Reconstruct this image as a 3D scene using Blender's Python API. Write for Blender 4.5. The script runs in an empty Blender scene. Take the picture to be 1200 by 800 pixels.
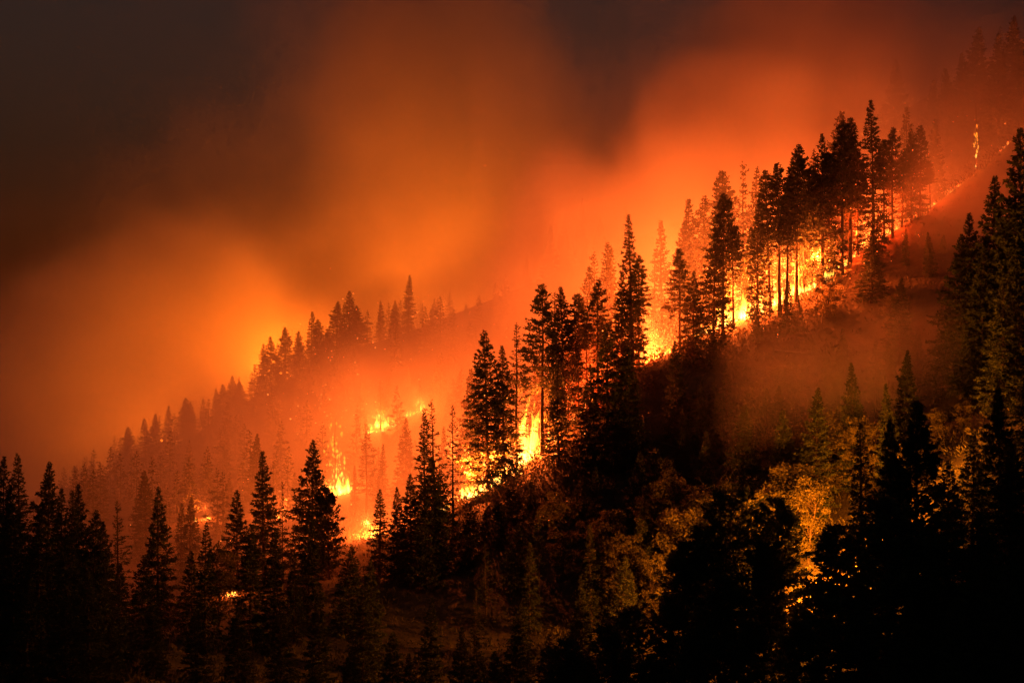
import bpy, math, random
import numpy as np

# ------------------------------------------------------------------ camera, sky, exposure
S = bpy.context.scene
COL = S.collection
F = 2239.0            # focal length in photo pixels (photo 1200 wide)
HY = 556.0            # photo row of the horizon
cam_d = bpy.data.cameras.new('camera'); cam = bpy.data.objects.new('camera', cam_d); COL.objects.link(cam)
cam_d.sensor_width = 36.0; cam_d.lens = 36.0 * F / 1200.0
cam_d.shift_y = (HY - 400.0) / 1200.0
cam_d.clip_start = 0.5; cam_d.clip_end = 20000
cam.location = (0, 0, 0); cam.rotation_euler = (math.pi / 2, 0, 0)
S.camera = cam

world = bpy.data.worlds.new('World'); S.world = world; world.use_nodes = True
wn = world.node_tree; wn.nodes.clear()
sky = wn.nodes.new('ShaderNodeTexSky'); sky.sky_type = 'NISHITA'; sky.sun_disc = False
sky.sun_elevation = math.radians(-2.4); sky.sun_rotation = math.radians(150)
bg = wn.nodes.new('ShaderNodeBackground'); bg.inputs['Strength'].default_value = 0.15
wo = wn.nodes.new('ShaderNodeOutputWorld')
wn.links.new(sky.outputs[0], bg.inputs[0]); wn.links.new(bg.outputs[0], wo.inputs[0])

S.view_settings.view_transform = 'Standard'; S.view_settings.look = 'None'
S.view_settings.exposure = 0.0; S.view_settings.gamma = 1.0
S.render.engine = 'CYCLES'
cy = S.cycles
cy.use_denoising = True; cy.denoiser = 'OPENIMAGEDENOISE'
cy.max_bounces = 6; cy.diffuse_bounces = 2; cy.glossy_bounces = 1; cy.transmission_bounces = 2
cy.volume_bounces = 2; cy.transparent_max_bounces = 24
cy.volume_step_rate = 3.0; cy.volume_max_steps = 256
cy.sample_clamp_indirect = 6.0; cy.sample_clamp_direct = 0.0
cy.use_light_tree = True
cy.use_adaptive_sampling = True; cy.adaptive_threshold = 0.03; cy.adaptive_min_samples = 16

random.seed(7); rng = np.random.default_rng(7)

def W(px, py, d):
    return np.array([(px - 600.0) * d / F, d, (HY - py) * d / F])

# ------------------------------------------------------------------ terrain
# control points: photo column, photo row, metres from the camera
CREST = [(230, 745, 352), (330, 700, 358), (440, 655, 364), (500, 618, 368), (540, 592, 371), (600, 558, 376), (650, 520, 381), (700, 478, 386),
         (740, 440, 390), (800, 412, 396), (860, 392, 401), (910, 368, 404), (960, 342, 408), (1020, 306, 413),
         (1080, 262, 420), (1150, 200, 440), (1200, 150, 460), (1300, 70, 480)]
CP = list(CREST)
CP += [(540, 612, 410), (600, 585, 415), (650, 545, 420), (740, 470, 430), (800, 440, 440), (860, 415, 445), (960, 368, 455), (1080, 285, 470)]   # draw behind the crest
CP += [(560, 640, 350), (640, 605, 350), (740, 560, 355), (700, 700, 315), (560, 760, 300), (800, 530, 365), (800, 650, 320),
       (860, 490, 378), (900, 570, 340), (930, 650, 310), (960, 705, 288), (1000, 540, 340), (1000, 430, 385), (1060, 410, 380),
       (1100, 460, 345), (1150, 350, 385), (1200, 280, 410)]
CP += [(1000, 745, 235), (1100, 685, 225), (1200, 590, 230), (1200, 480, 280), (1280, 400, 320), (1300, 520, 240)]
CP += [(850, 870, 210), (700, 860, 240), (500, 840, 250), (300, 810, 260), (100, 765, 250), (0, 745, 245), (-120, 720, 250)]
CP += [(150, 730, 320), (0, 730, 340), (250, 700, 345), (400, 640, 405), (430, 625, 430), (-150, 700, 400)]
CP += [(250, 600, 480), (330, 600, 480), (400, 575, 505), (445, 500, 560), (490, 487, 560), (550, 560, 470), (620, 530, 480),
       (740, 455, 520), (860, 400, 540), (960, 345, 560)]
CP += [(-200, 640, 600), (0, 630, 620), (100, 590, 640), (200, 530, 640), (300, 470, 640), (400, 415, 650), (480, 392, 660), (600, 345, 680),
       (690, 305, 700), (800, 255, 720), (900, 205, 720), (1000, 165, 700), (1100, 105, 680), (1200, 45, 660), (1320, -20, 650)]
pts = [W(*c) for c in CP]
pts += [np.array(p, float) for p in [(-300, 900, -30), (-100, 900, 5), (100, 920, 40), (300, 920, 80), (-300, 1100, -40), (0, 1150, -30), (300, 1150, 10),
        (0, 0, -1.75), (-60, 0, -2), (60, 0, -1.5), (0, -60, 3), (0, 60, -13), (-60, 70, -14), (60, 70, -13), (0, 130, -27), (-80, 140, -26), (90, 140, -24), (180, 150, -12), (-180, 160, -24),
        (200, 300, 45), (250, 450, 110), (-250, 300, -22), (-300, 500, -30)]]
P = np.array(pts); SC = 200.0
def tps_k(r2):
    return 0.5 * r2 * np.log(np.maximum(r2, 1e-12))
A = P[:, :2] / SC; n = len(A)
K = tps_k(((A[:, None] - A[None]) ** 2).sum(-1)) + 2e-4 * np.eye(n)
Q = np.hstack([np.ones((n, 1)), A])
M_ = np.zeros((n + 3, n + 3)); M_[:n, :n] = K; M_[:n, n:] = Q; M_[n:, :n] = Q.T
sol = np.linalg.solve(M_, np.concatenate([P[:, 2], np.zeros(3)]))
def terrain(x, y):
    x = np.asarray(x, float); y = np.asarray(y, float); shp = x.shape
    xx = np.clip(x.ravel(), -330, 330) / SC; yy = np.clip(y.ravel(), -80, 1150) / SC
    out = np.empty(len(xx))
    for i in range(0, len(xx), 20000):
        g = np.stack([xx[i:i + 20000], yy[i:i + 20000]], 1)
        k = tps_k(((g[:, None] - A[None]) ** 2).sum(-1))
        out[i:i + 20000] = k @ sol[:n] + sol[n] + g @ sol[n + 1:]
    far = np.maximum(np.maximum(np.abs(x.ravel()) - 330, y.ravel() - 1150), np.maximum(-80 - y.ravel(), 0))
    w = np.clip(far / 900.0, 0, 1); w = w * w * (3 - 2 * w)
    out = out * (1 - w) + (-35.0) * w
    return out.reshape(shp)
def tz(x, y): return float(terrain(np.array([x]), np.array([y]))[0])

# ------------------------------------------------------------------ noise
def lattice_noise(x, y, z, freq, seed):
    r = np.random.default_rng(seed); N = 32
    lat = r.random((N, N, N)).astype(np.float32)
    def prep(c):
        c = c * freq; i = np.floor(c).astype(np.int32); f = (c - i).astype(np.float32)
        return i & (N - 1), (i + 1) & (N - 1), f * f * (3 - 2 * f)
    x0, x1, fx = prep(x); y0, y1, fy = prep(y); z0, z1, fz = prep(z)
    a = lat[x0, y0, z0] * (1 - fx) + lat[x1, y0, z0] * fx
    b = lat[x0, y1, z0] * (1 - fx) + lat[x1, y1, z0] * fx
    c = lat[x0, y0, z1] * (1 - fx) + lat[x1, y0, z1] * fx
    d = lat[x0, y1, z1] * (1 - fx) + lat[x1, y1, z1] * fx
    return (a * (1 - fy) + b * fy) * (1 - fz) + (c * (1 - fy) + d * fy) * fz
def fbm(x, y, z, freq, octs, seed):
    t = 0; amp = 1; s = 0
    for o in range(octs):
        t = t + amp * lattice_noise(x, y, z, freq * 2.03 ** o, seed + o); s += amp; amp *= 0.5
    return t / s

# ------------------------------------------------------------------ helpers
def mesh_from(name, verts, faces_v, nper, mat, smooth=False):
    """verts (n,3); faces_v flat index array, nper vertices per face"""
    me = bpy.data.meshes.new(name)
    verts = np.ascontiguousarray(verts, np.float32); fv = np.ascontiguousarray(faces_v, np.int32).ravel()
    nf = len(fv) // nper
    me.vertices.add(len(verts)); me.vertices.foreach_set('co', verts.ravel())
    me.loops.add(len(fv)); me.loops.foreach_set('vertex_index', fv)
    me.polygons.add(nf); me.polygons.foreach_set('loop_start', np.arange(0, nf * nper, nper, dtype=np.int32))
    me.update(calc_edges=True)
    if smooth: me.polygons.foreach_set('use_smooth', np.ones(nf, bool))
    me.materials.append(mat)
    return me
def link(name, me, parent=None):
    o = bpy.data.objects.new(name, me); COL.objects.link(o)
    if parent: o.parent = parent
    return o
def tag(o, label, cat, group=None):
    o['label'] = label; o['category'] = cat
    if group: o['group'] = group
    return o

def new_mat(name):
    m = bpy.data.materials.new(name); m.use_nodes = True
    nt = m.node_tree; nt.nodes.clear()
    out = nt.nodes.new('ShaderNodeOutputMaterial')
    return m, nt, out
def noise_mat(name, c1, c2, scale, rough=0.85, bump=0.0, bscale=None, space='Object', objvar=0.0, transl=0.0):
    m, nt, out = new_mat(name)
    b = nt.nodes.new('ShaderNodeBsdfPrincipled'); b.inputs['Roughness'].default_value = rough
    b.inputs['Specular IOR Level'].default_value = 0.15
    tc = nt.nodes.new('ShaderNodeTexCoord'); nz = nt.nodes.new('ShaderNodeTexNoise')
    nz.inputs['Scale'].default_value = scale; nz.inputs['Detail'].default_value = 5
    nt.links.new(tc.outputs[space], nz.inputs['Vector'])
    rp = nt.nodes.new('ShaderNodeValToRGB'); rp.color_ramp.elements[0].position = 0.33; rp.color_ramp.elements[1].position = 0.68
    rp.color_ramp.elements[0].color = (*c1, 1); rp.color_ramp.elements[1].color = (*c2, 1)
    nt.links.new(nz.outputs['Fac'], rp.inputs[0])
    colr = rp.outputs[0]
    if objvar:
        oi = nt.nodes.new('ShaderNodeObjectInfo'); hs = nt.nodes.new('ShaderNodeHueSaturation')
        mr = nt.nodes.new('ShaderNodeMapRange'); mr.inputs[3].default_value = 1 - objvar; mr.inputs[4].default_value = 1 + objvar
        nt.links.new(oi.outputs['Random'], mr.inputs[0]); nt.links.new(mr.outputs[0], hs.inputs['Value'])
        nt.links.new(colr, hs.inputs['Color']); colr = hs.outputs[0]
    nt.links.new(colr, b.inputs['Base Color'])
    if bump:
        n2 = nt.nodes.new('ShaderNodeTexNoise'); n2.inputs['Scale'].default_value = bscale or scale * 4; n2.inputs['Detail'].default_value = 6
        nt.links.new(tc.outputs[space], n2.inputs['Vector'])
        bp = nt.nodes.new('ShaderNodeBump'); bp.inputs['Strength'].default_value = bump; bp.inputs['Distance'].default_value = 0.3
        nt.links.new(n2.outputs['Fac'], bp.inputs['Height']); nt.links.new(bp.outputs[0], b.inputs['Normal'])
    sh = b.outputs[0]
    if transl:
        tr = nt.nodes.new('ShaderNodeBsdfTranslucent'); nt.links.new(colr, tr.inputs[0])
        mx = nt.nodes.new('ShaderNodeMixShader'); mx.inputs[0].default_value = transl
        nt.links.new(sh, mx.inputs[1]); nt.links.new(tr.outputs[0], mx.inputs[2]); sh = mx.outputs[0]
    nt.links.new(sh, out.inputs['Surface'])
    return m
M_ground = noise_mat('dry_forest_floor', (0.035, 0.026, 0.016), (0.12, 0.085, 0.045), 0.12, 0.95, 0.8, 1.4)
M_needle = noise_mat('conifer_needles', (0.026, 0.034, 0.014), (0.068, 0.074, 0.030), 0.6, 0.7, objvar=0.3, transl=0.18)
M_leaf = noise_mat('broad_leaves', (0.075, 0.060, 0.018), (0.16, 0.125, 0.045), 0.5, 0.6, objvar=0.25, transl=0.3)
M_bark = noise_mat('conifer_bark', (0.035, 0.022, 0.014), (0.11, 0.07, 0.045), 2.0, 0.95, 0.6, 7, objvar=0.2)
M_dead = noise_mat('grey_dead_wood', (0.07, 0.06, 0.05), (0.16, 0.13, 0.10), 1.5, 0.95, 0.5, 6)
M_under = noise_mat('dry_brush', (0.04, 0.035, 0.014), (0.13, 0.10, 0.045), 0.15, 0.85, space='Object', transl=0.15)
def flame_mat(name, stops, strength):
    m, nt, out = new_mat(name)
    e = nt.nodes.new('ShaderNodeEmission'); e.inputs['Strength'].default_value = strength
    tc = nt.nodes.new('ShaderNodeTexCoord'); sp = nt.nodes.new('ShaderNodeSeparateXYZ')
    nz = nt.nodes.new('ShaderNodeTexNoise'); nz.inputs['Scale'].default_value = 1.1; nz.inputs['Detail'].default_value = 3
    ad = nt.nodes.new('ShaderNodeMath'); ad.operation = 'MULTIPLY_ADD'; ad.inputs[1].default_value = 0.7
    sb = nt.nodes.new('ShaderNodeMath'); sb.operation = 'SUBTRACT'; sb.inputs[1].default_value = 0.35
    nt.links.new(tc.outputs['Generated'], sp.inputs[0]); nt.links.new(tc.outputs['Object'], nz.inputs['Vector'])
    nt.links.new(nz.outputs['Fac'], ad.inputs[0]); nt.links.new(sp.outputs['Z'], ad.inputs[2]); nt.links.new(ad.outputs[0], sb.inputs[0])
    rp = nt.nodes.new('ShaderNodeValToRGB'); els = rp.color_ramp.elements
    els[0].position = stops[0][0]; els[0].color = (*stops[0][1], 1); els[1].position = stops[-1][0]; els[1].color = (*stops[-1][1], 1)
    for p_, c_ in stops[1:-1]:
        el = els.new(p_); el.color = (*c_, 1)
    nt.links.new(sb.outputs[0], rp.inputs[0]); nt.links.new(rp.outputs[0], e.inputs['Color']); tp = nt.nodes.new('ShaderNodeBsdfTransparent'); ads = nt.nodes.new('ShaderNodeAddShader')   # burning gas: gives light, casts no shadow
    nt.links.new(e.outputs[0], ads.inputs[0]); nt.links.new(tp.outputs[0], ads.inputs[1]); nt.links.new(ads.outputs[0], out.inputs['Surface'])
    m.cycles.emission_sampling = 'NONE'
    return m
M_flame = flame_mat('flame', [(0.0, (1, .62, .14)), (.25, (1, .45, .05)), (.55, (1, .30, .02)), (.95, (.8, .15, .006))], 0.85)
M_ember = flame_mat('ember', [(0.0, (1, .30, .05)), (.5, (1, .22, .03)), (1.0, (.8, .12, .01))], 3.0)

# ------------------------------------------------------------------ ground
def axis(lo, hi, step, far_lo, far_hi):
    a = list(np.arange(lo, hi + .1, step)); s = step; v = a[-1]
    while v < far_hi: s *= 1.35; v += s; a.append(v)
    s = step; v = a[0]
    while v > far_lo: s *= 1.35; v -= s; a.insert(0, v)
    return np.array(a)
gx = axis(-240, 240, 3.0, -5000, 5000); gy = axis(180, 740, 3.0, -1500, 8000)
GX, GY = np.meshgrid(gx, gy, indexing='ij')
GZ = terrain(GX, GY)
rough = (fbm(GX + 5000, GY + 5000, GX * 0 + 3.3, 1 / 26., 4, 11) - .5) * 1.7
near = np.exp(-(np.maximum(np.hypot(GX, GY) - 20, 0) / 60.) ** 2)
GZ = GZ + rough * (1 - np.clip(np.exp(-np.hypot(GX, GY) / 30.), 0, 1))
nx_, ny_ = GX.shape
idx = np.arange(nx_ * ny_).reshape(nx_, ny_)
quads = np.stack([idx[:-1, :-1], idx[1:, :-1], idx[1:, 1:], idx[:-1, 1:]], -1).reshape(-1, 4)
g = link('ground', mesh_from('ground', np.stack([GX.ravel(), GY.ravel(), GZ.ravel()], 1), quads, 4, M_ground, True))
g['kind'] = 'structure'

# ------------------------------------------------------------------ tree prototypes (height 1 unit = 1 m, built at H metres)
def tube(path, radii, sides):
    path = np.asarray(path, float); k = len(path)
    V = []; Fc = []
    for i in range(k):
        t = path[min(i + 1, k - 1)] - path[max(i - 1, 0)]; t /= (np.linalg.norm(t) + 1e-9)
        u = np.cross(t, [0.3, 0.9, 0.31]); u /= np.linalg.norm(u); v = np.cross(t, u)
        for s in range(sides):
            a = 2 * math.pi * s / sides
            V.append(path[i] + radii[i] * (math.cos(a) * u + math.sin(a) * v))
    for i in range(k - 1):
        for s in range(sides):
            Fc.append([i * sides + s, i * sides + (s + 1) % sides, (i + 1) * sides + (s + 1) % sides, (i + 1) * sides + s])
    return np.array(V), np.array(Fc)
class Acc:
    def __init__(s): s.V = []; s.F = []; s.n = 0
    def add(s, V, Fc):
        s.V.append(V); s.F.append(np.asarray(Fc) + s.n); s.n += len(V)
    def mesh(s, name, mat, nper, smooth=False):
        return mesh_from(name, np.concatenate(s.V), np.concatenate(s.F), nper, mat, smooth)
def tufts(cent, axis_, length, width, r):
    """diamond needle tufts: cent (n,3), axis (n,3) unit"""
    n_ = len(cent)
    rnd = r.normal(size=(n_, 3)); side = np.cross(axis_, rnd); side /= (np.linalg.norm(side, axis=1, keepdims=True) + 1e-9)
    L = length[:, None]; Wd = width[:, None]
    v = np.stack([cent, cent + axis_ * L * .55 + side * Wd, cent + axis_ * L, cent + axis_ * L * .5 - side * Wd], 1).reshape(-1, 3)
    i = np.arange(n_ * 4).reshape(-1, 4)
    return v, i
def conifer(seed, H=26., t0=0.05, Lmax=4.0, prof=0.85, nbr=110, droop=0.25, dens=1.0, tuft=0.55, tw=0.10, lean=0.3, gap=0.0, top_up=0.6, roundtop=False, asym=0.15):
    r = np.random.default_rng(seed)
    tr = Acc(); cr_c = []; cr_a = []; cr_l = []; cr_w = []
    k = 10; zz = np.linspace(-0.6, H * .985, k); ang = r.random() * 6.28
    wob = np.cumsum(r.normal(0, .05, (k, 2)), 0) + np.outer((zz / H) ** 2 * lean, [math.cos(ang), math.sin(ang)])
    path = np.column_stack([wob[:, 0], wob[:, 1], zz]); rad = 0.0135 * H * (1 - 0.93 * np.clip(zz / H, 0, 1)) * (1 + .35 * np.exp(-np.clip(zz, 0, 99) / 1.2))
    V, Fc = tube(path, rad, 9); tr.add(V, Fc)
    axis_at = lambda z: np.array([np.interp(z, zz, path[:, 0]), np.interp(z, zz, path[:, 1]), z])
    ts = t0 + (1 - t0) * ((np.arange(nbr) + r.random(nbr) * 1.2) / (nbr + .6)) ** 0.94
    nb_ = 0; phi = r.random() * 6.28; side_bias = r.random() * 6.28
    for t in ts:
        phi += 2.399 + r.normal(0, .35)
        u = (t - t0) / (1 - t0)
        if roundtop: L = Lmax * (0.35 + 0.65 * math.sin(math.pi * min(1, 0.18 + u * 0.82)) ** .7) * (1 if u < .8 else 1 - (u - .8) * 2.6)
        else: L = Lmax * (1 - u) ** prof * (0.6 + .4 * min(1, u / .10)) + 0.10
        L *= r.uniform(.66, 1.12) * (1 + asym * math.cos(phi - side_bias))
        if r.random() < gap: L *= r.uniform(.15, .45)
        base = axis_at(t * H)
        el0 = -droop + (top_up + droop) * u ** 1.6 + r.normal(0, .12)
        curl = r.normal(0.15, .15)
        dh = np.array([math.cos(phi), math.sin(phi), 0])
        m = 5; s = np.linspace(0, 1, m)
        el = el0 + curl * (s - .2)
        step = L / (m - 1)
        pos = [base]
        for j in range(1, m):
            pos.append(pos[-1] + step * (math.cos(el[j]) * dh + math.sin(el[j]) * np.array([0, 0, 1])))
        pos = np.array(pos)
        V, Fc = tube(pos, np.linspace(.045 + .006 * L, .012, m), 3); tr.add(V, Fc)
        # twigs with needles
        nt_ = max(4, int((4 + L * 4.2) * dens))
        sp = r.random(nt_) ** .75 * .88 + .12
        lat = np.cross(dh, [0, 0, 1.]); sgn = np.where(r.random(nt_) < .5, -1, 1)
        c = np.stack([np.interp(sp, s, pos[:, i]) for i in range(3)], 1)
        fwd = (pos[-1] - pos[0]) / (np.linalg.norm(pos[-1] - pos[0]) + 1e-9)
        a_ = r.uniform(.5, 1.15, nt_)
        d_ = fwd[None] * np.cos(a_)[:, None] + (sgn * np.sin(a_))[:, None] * lat[None] + np.array([0, 0, 1.]) * r.normal(-.05, .25, nt_)[:, None]
        d_ /= np.linalg.norm(d_, axis=1, keepdims=True)
        tl = L * .34 * (1.15 - sp * .75) * r.uniform(.6, 1.2, nt_) + .08
        ts_ = .38 + .62 * min(1., L / 1.8)
        nn = 4
        for q in range(nn):
            f = (q + r.random(nt_)) / nn
            cr_c.append(c + d_ * (tl * f)[:, None] + r.normal(0, .04, (nt_, 3)))
            ax = d_ + r.normal(0, .42, (nt_, 3)); ax /= np.linalg.norm(ax, axis=1, keepdims=True)
            cr_a.append(ax); cr_l.append(ts_ * tuft * r.uniform(.6, 1.25, nt_)); cr_w.append(ts_ * tw * r.uniform(.6, 1.3, nt_))
        # tip
        cr_c.append(pos[-1:] ); cr_a.append(fwd[None]); cr_l.append(np.array([tuft * ts_])); cr_w.append(np.array([tw * ts_]))
    # leader
    nl = 12; zt = r.uniform(.95, .985, nl) * H
    c = np.stack([axis_at(z) for z in zt]); ax = r.normal(0, .22, (nl, 3)); ax[:, 2] += 1; ax /= np.linalg.norm(ax, axis=1, keepdims=True)
    cr_c.append(c); cr_a.append(ax); cr_l.append(np.full(nl, tuft * .7)); cr_w.append(np.full(nl, tw * .5))
    v, i = tufts(np.concatenate(cr_c), np.concatenate(cr_a), np.concatenate(cr_l), np.concatenate(cr_w), r)
    return H, tr.mesh('trunk', M_bark, 4, True), mesh_from('crown', v, i, 4, M_needle)
def snag(seed, H=24.):
    r = np.random.default_rng(seed); tr = Acc(); br = Acc()
    k = 8; zz = np.linspace(-.6, H, k); wob = np.cumsum(r.normal(0, .07, (k, 2)), 0)
    path = np.column_stack([wob, zz]); V, Fc = tube(path, .28 * (1 - .85 * np.clip(zz / H, 0, 1)), 8); tr.add(V, Fc)
    for _ in range(40):
        t = r.uniform(.25, .99); p = r.random() * 6.28; L = r.uniform(.3, 1.9) * (1.15 - t * .8)
        b = np.array([np.interp(t * H, zz, path[:, 0]), np.interp(t * H, zz, path[:, 1]), t * H])
        d = np.array([math.cos(p), math.sin(p), r.uniform(-.35, .45)])
        pp = np.array([b, b + d * L * .5 + [0, 0, r.normal(0, .08)], b + d * L + [0, 0, r.normal(0, .2)]])
        V, Fc = tube(pp, [.05, .035, .015], 3); br.add(V, Fc)
    return H, tr.mesh('trunk', M_dead, 4, True), br.mesh('dead_branches', M_dead, 4)
def broadleaf(seed, H=11., spread=4.2, nb=34, per=210, leaf=.34, low=.22):
    r = np.random.default_rng(seed); tr = Acc(); C = []; Ax = []
    k = 7; zz = np.linspace(-.5, H * .8, k); wob = np.cumsum(r.normal(0, .16, (k, 2)), 0)
    path = np.column_stack([wob, zz]); V, Fc = tube(path, .19 * (1 - .8 * np.clip(zz / H, 0, 1)), 8); tr.add(V, Fc)
    for b in range(nb):
        t = r.uniform(low, 1); p = r.random() * 6.28
        rr = spread * math.sin(math.pi * (.14 + .76 * (t - low) / (1 - low))) ** .8 * r.uniform(.35, 1.05)
        tip = np.array([rr * math.cos(p), rr * math.sin(p), t * H + r.normal(0, .3)])
        bz = max(.15 * H, tip[2] - rr * .9); bz = min(bz, H * .78)
        b0 = np.array([np.interp(bz, zz, path[:, 0]), np.interp(bz, zz, path[:, 1]), bz])
        mid = (b0 + tip) / 2 + r.normal(0, .25, 3)
        V, Fc = tube(np.array([b0, mid, tip]), [.07, .045, .015], 4); tr.add(V, Fc)
        m = int(per * r.uniform(.5, 1.3)); q = r.normal(size=(m, 3)); q /= np.linalg.norm(q, axis=1, keepdims=True)
        q *= (r.random((m, 1)) ** .5) * np.array([1.25, 1.25, .8]) * r.uniform(.45, 1.25)
        C.append(tip + q); ax = q * .6 + r.normal(0, .6, (m, 3)); Ax.append(ax / (np.linalg.norm(ax, axis=1, keepdims=True) + 1e-9))
    C = np.concatenate(C); Ax = np.concatenate(Ax); n_ = len(C)
    v, i = tufts(C, Ax, leaf * r.uniform(.6, 1.3, n_), leaf * .32 * r.uniform(.7, 1.3, n_), r)
    return H, tr.mesh('trunk', M_bark, 4, True), mesh_from('crown', v, i, 4, M_leaf)

KIND = {
    'fir': [conifer(s, 25, .04, L, .82, 230, .30, 1.15, .5, .11, gap=.10) for s, L in ((1, 4.6), (2, 5.3), (3, 4.2), (4, 5.7))],
    'slim': [conifer(s, 25, .06, L, .78, 200, .35, 1.2, .46, .105, gap=.12) for s, L in ((11, 3.1), (12, 3.6), (13, 2.8))],
    'pine': [conifer(s, 29, t0, L, .62, 150, .22, 1.15, .52, .11, gap=.2, top_up=.75) for s, t0, L in ((21, .44, 4.2), (22, .50, 3.9), (23, .38, 4.6), (24, .55, 4.3))],
    'lacy': [conifer(s, 27, t0, L, .75, 95, .1, .9, .46, .085, gap=.28, asym=.3) for s, t0, L in ((31, .18, 3.7), (32, .3, 3.0), (33, .25, 4.1))],
    'bushy': [conifer(s, 17, .12, L, .8, 130, -.05, 1.15, .55, .12, gap=.12, top_up=.9, roundtop=True) for s, L in ((41, 3.9), (42, 4.5))],
    'star': [conifer(s, 22, .05, L, .72, 170, .05, 1.3, .6, .14, gap=.08, top_up=1.0) for s, L in ((71, 5.0), (72, 4.2))],
    'snag': [snag(51), snag(52)],
    'leafy': [broadleaf(61, 12, 3.4, 44, 130, .36, .12), broadleaf(62, 10, 3.9, 40, 140, .34, .1), broadleaf(63, 14, 3.2, 50, 120, .36, .15)],
}
CATN = {'star': 'fir_tree', 'fir': 'fir_tree', 'slim': 'spruce_tree', 'pine': 'pine_tree', 'lacy': 'pine_tree', 'bushy': 'pine_tree', 'snag': 'dead_tree', 'leafy': 'broadleaf_tree'}
placed = []
cnt = {}
def plant(kind, x, y, height, label, group, wid=1.0, var=None, rot=None):
    k2 = KLAB.get(label, {}).get(kind)
    if k2: label = k2; group = (group + ', ' + {'slim': 'narrow', 'lacy': 'sparse', 'fir': 'full', 'bushy': 'round-topped', 'leafy': 'leafy', 'snag': 'dead', 'pine': 'bare-stemmed'}[kind] + ' ones') if group else None
    vs = KIND[kind]; cnt[kind] = cnt.get(kind, 0) + 1
    v = cnt[kind] % len(vs) if var is None else var
    H, me_t, me_c = vs[v]
    root = bpy.data.objects.new(CATN[kind], None); COL.objects.link(root)
    root.location = (x, y, tz(x, y) - .25); root.rotation_euler = (random.gauss(0, .012), random.gauss(0, .012), random.random() * 6.28 if rot is None else rot)
    s = height / H; ws = s * wid
    if s < .75: ws = (s ** .75) * wid * .93
    root.scale = (ws, ws, s); root.empty_display_size = .5
    link('trunk', me_t, root); cr = link('dead_branches' if kind == 'snag' else 'crown', me_c, root)
    if kind == 'snag': cr['kind'] = 'stuff'
    tag(root, label, 'tree', group); placed.append((x, y))
    return root
KLAB = {  # look-alikes are told apart by the shape of their crowns
 'tall dark conifer with bare lower trunk on the burning crest': {'fir': 'full dark fir with boughs low down its trunk on the burning crest', 'lacy': 'thin see-through conifer on the burning crest', 'slim': 'narrow spire-shaped spruce on the burning crest'},
 'dim reddish conifer on the slope below the fire': {'leafy': 'dim round leafy tree on the slope below the fire', 'lacy': 'dim sparse-branched conifer on the slope below the fire', 'slim': 'dim narrow spruce on the slope below the fire', 'bushy': 'dim round-topped pine on the slope below the notch fire'},
 'black foreground conifer massed on the right-hand spur': {'bushy': 'black round-topped pine massed on the right-hand spur'},
 'dark conifer silhouetted against the glowing hollow': {'lacy': 'thin dark see-through conifer silhouetted against the glowing hollow', 'slim': 'narrow dark spruce silhouetted against the glowing hollow'},
 'black conifer in the dark stand where the valley opens': {'slim': 'narrow black spruce in the dark stand where the valley opens'},
 'slender bare-stemmed tree among the flames behind the crest': {'snag': 'dead branch-stubbed trunk among the flames behind the crest', 'lacy': 'slender see-through conifer among the flames behind the crest'},
 'conifer fading into orange smoke behind the burning crest': {'slim': 'narrow spruce fading into orange smoke behind the burning crest', 'lacy': 'sparse conifer fading into orange smoke behind the burning crest', 'pine': 'bare-stemmed pine fading into orange smoke behind the burning crest'},
 'black conifer top on the shaded valley floor': {'bushy': 'black round treetop on the shaded valley floor'},
 'small dark tree on the lip of the burning crest': {'leafy': 'small dark leafy bush on the lip of the burning crest', 'slim': 'small narrow spruce on the lip of the burning crest'},
 'conifer half hidden by glowing smoke in the burning hollow': {'slim': 'narrow spruce half hidden by glowing smoke in the burning hollow', 'lacy': 'sparse conifer half hidden by glowing smoke in the burning hollow'}}
def tree(kind, px, top, d, label, group, wid=1.0, var=None, hmin=4.0):
    x = (px - 600.) * d / F; zt = (HY - top) * d / F; h = max(hmin, zt - tz(x, d) + .25)
    HLOG.append((kind, px, top, d, round(h, 1)))
    if (px, top) in HERO2: label = HERO2[(px, top)]; group = None
    return plant(kind, x, d, h, label, group, wid, var)
HLOG = []
HERO2 = {(1012, 495): 'narrow black spire fir standing at the edge of the lit gully', (1046, 492): 'slim black spruce pressed against the broad star-topped fir', (1075, 471): 'broad black fir with upswept star-like branches above the gully glow',
 (1172, 454): 'black fir rising out of the unlit mass on the right-hand spur', (860, 580): 'black clump-crowned pine with a gap of lit leaves on both sides', (918, 588): 'black open-branched pine directly before the gully fire',
 (140, 586): 'thin lone spruce between the dark valley stand and the tiered fir', (185, 570): 'black fir with tiered horizontal branches in front of a ghostly pale one', (308, 529): 'tall dark fir with layered boughs on the near lip of the hollow', (365, 516): 'tall tapering fir right beside the torching dead tree',
 (331, 562): 'very thin young conifer squeezed between two tall dark firs', (386, 574): 'round bushy conifer under the torching dead tree', (510, 468): 'black ragged-topped conifer in front of the notch fire', (505, 535): 'broad dark conifer below the ragged-topped one by the notch',
 (445, 573): 'narrow conifer beside the yellow glow at the mouth of the hollow', (407, 639): 'small fir in front of the yellow glow at the mouth of the hollow', (870, 475): 'full dark fir standing over the lit leafy trees of the gully', (912, 452): 'pale-tipped fir leaning over the lit leafy trees of the gully',
 (1165, 207): 'tall black fir high on the right-hand spur against brown smoke', (1198, 152): 'tallest black conifer on the right-hand spur', (172, 551): 'ghostly pale fir fading behind the black tiered one', (712, 378): 'big dark fir rooted below the crest under the stepped conifer',
 (710, 735): 'low round black treetop alone at the bottom of the dark slope', (27, 532): 'highest black spruce of the dark stand where the valley opens', (790, 400): 'dark broad-based fir beside the bare brown slope below the crest', (655, 428): 'dark fir standing in front of the red glow by the notch'}

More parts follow.
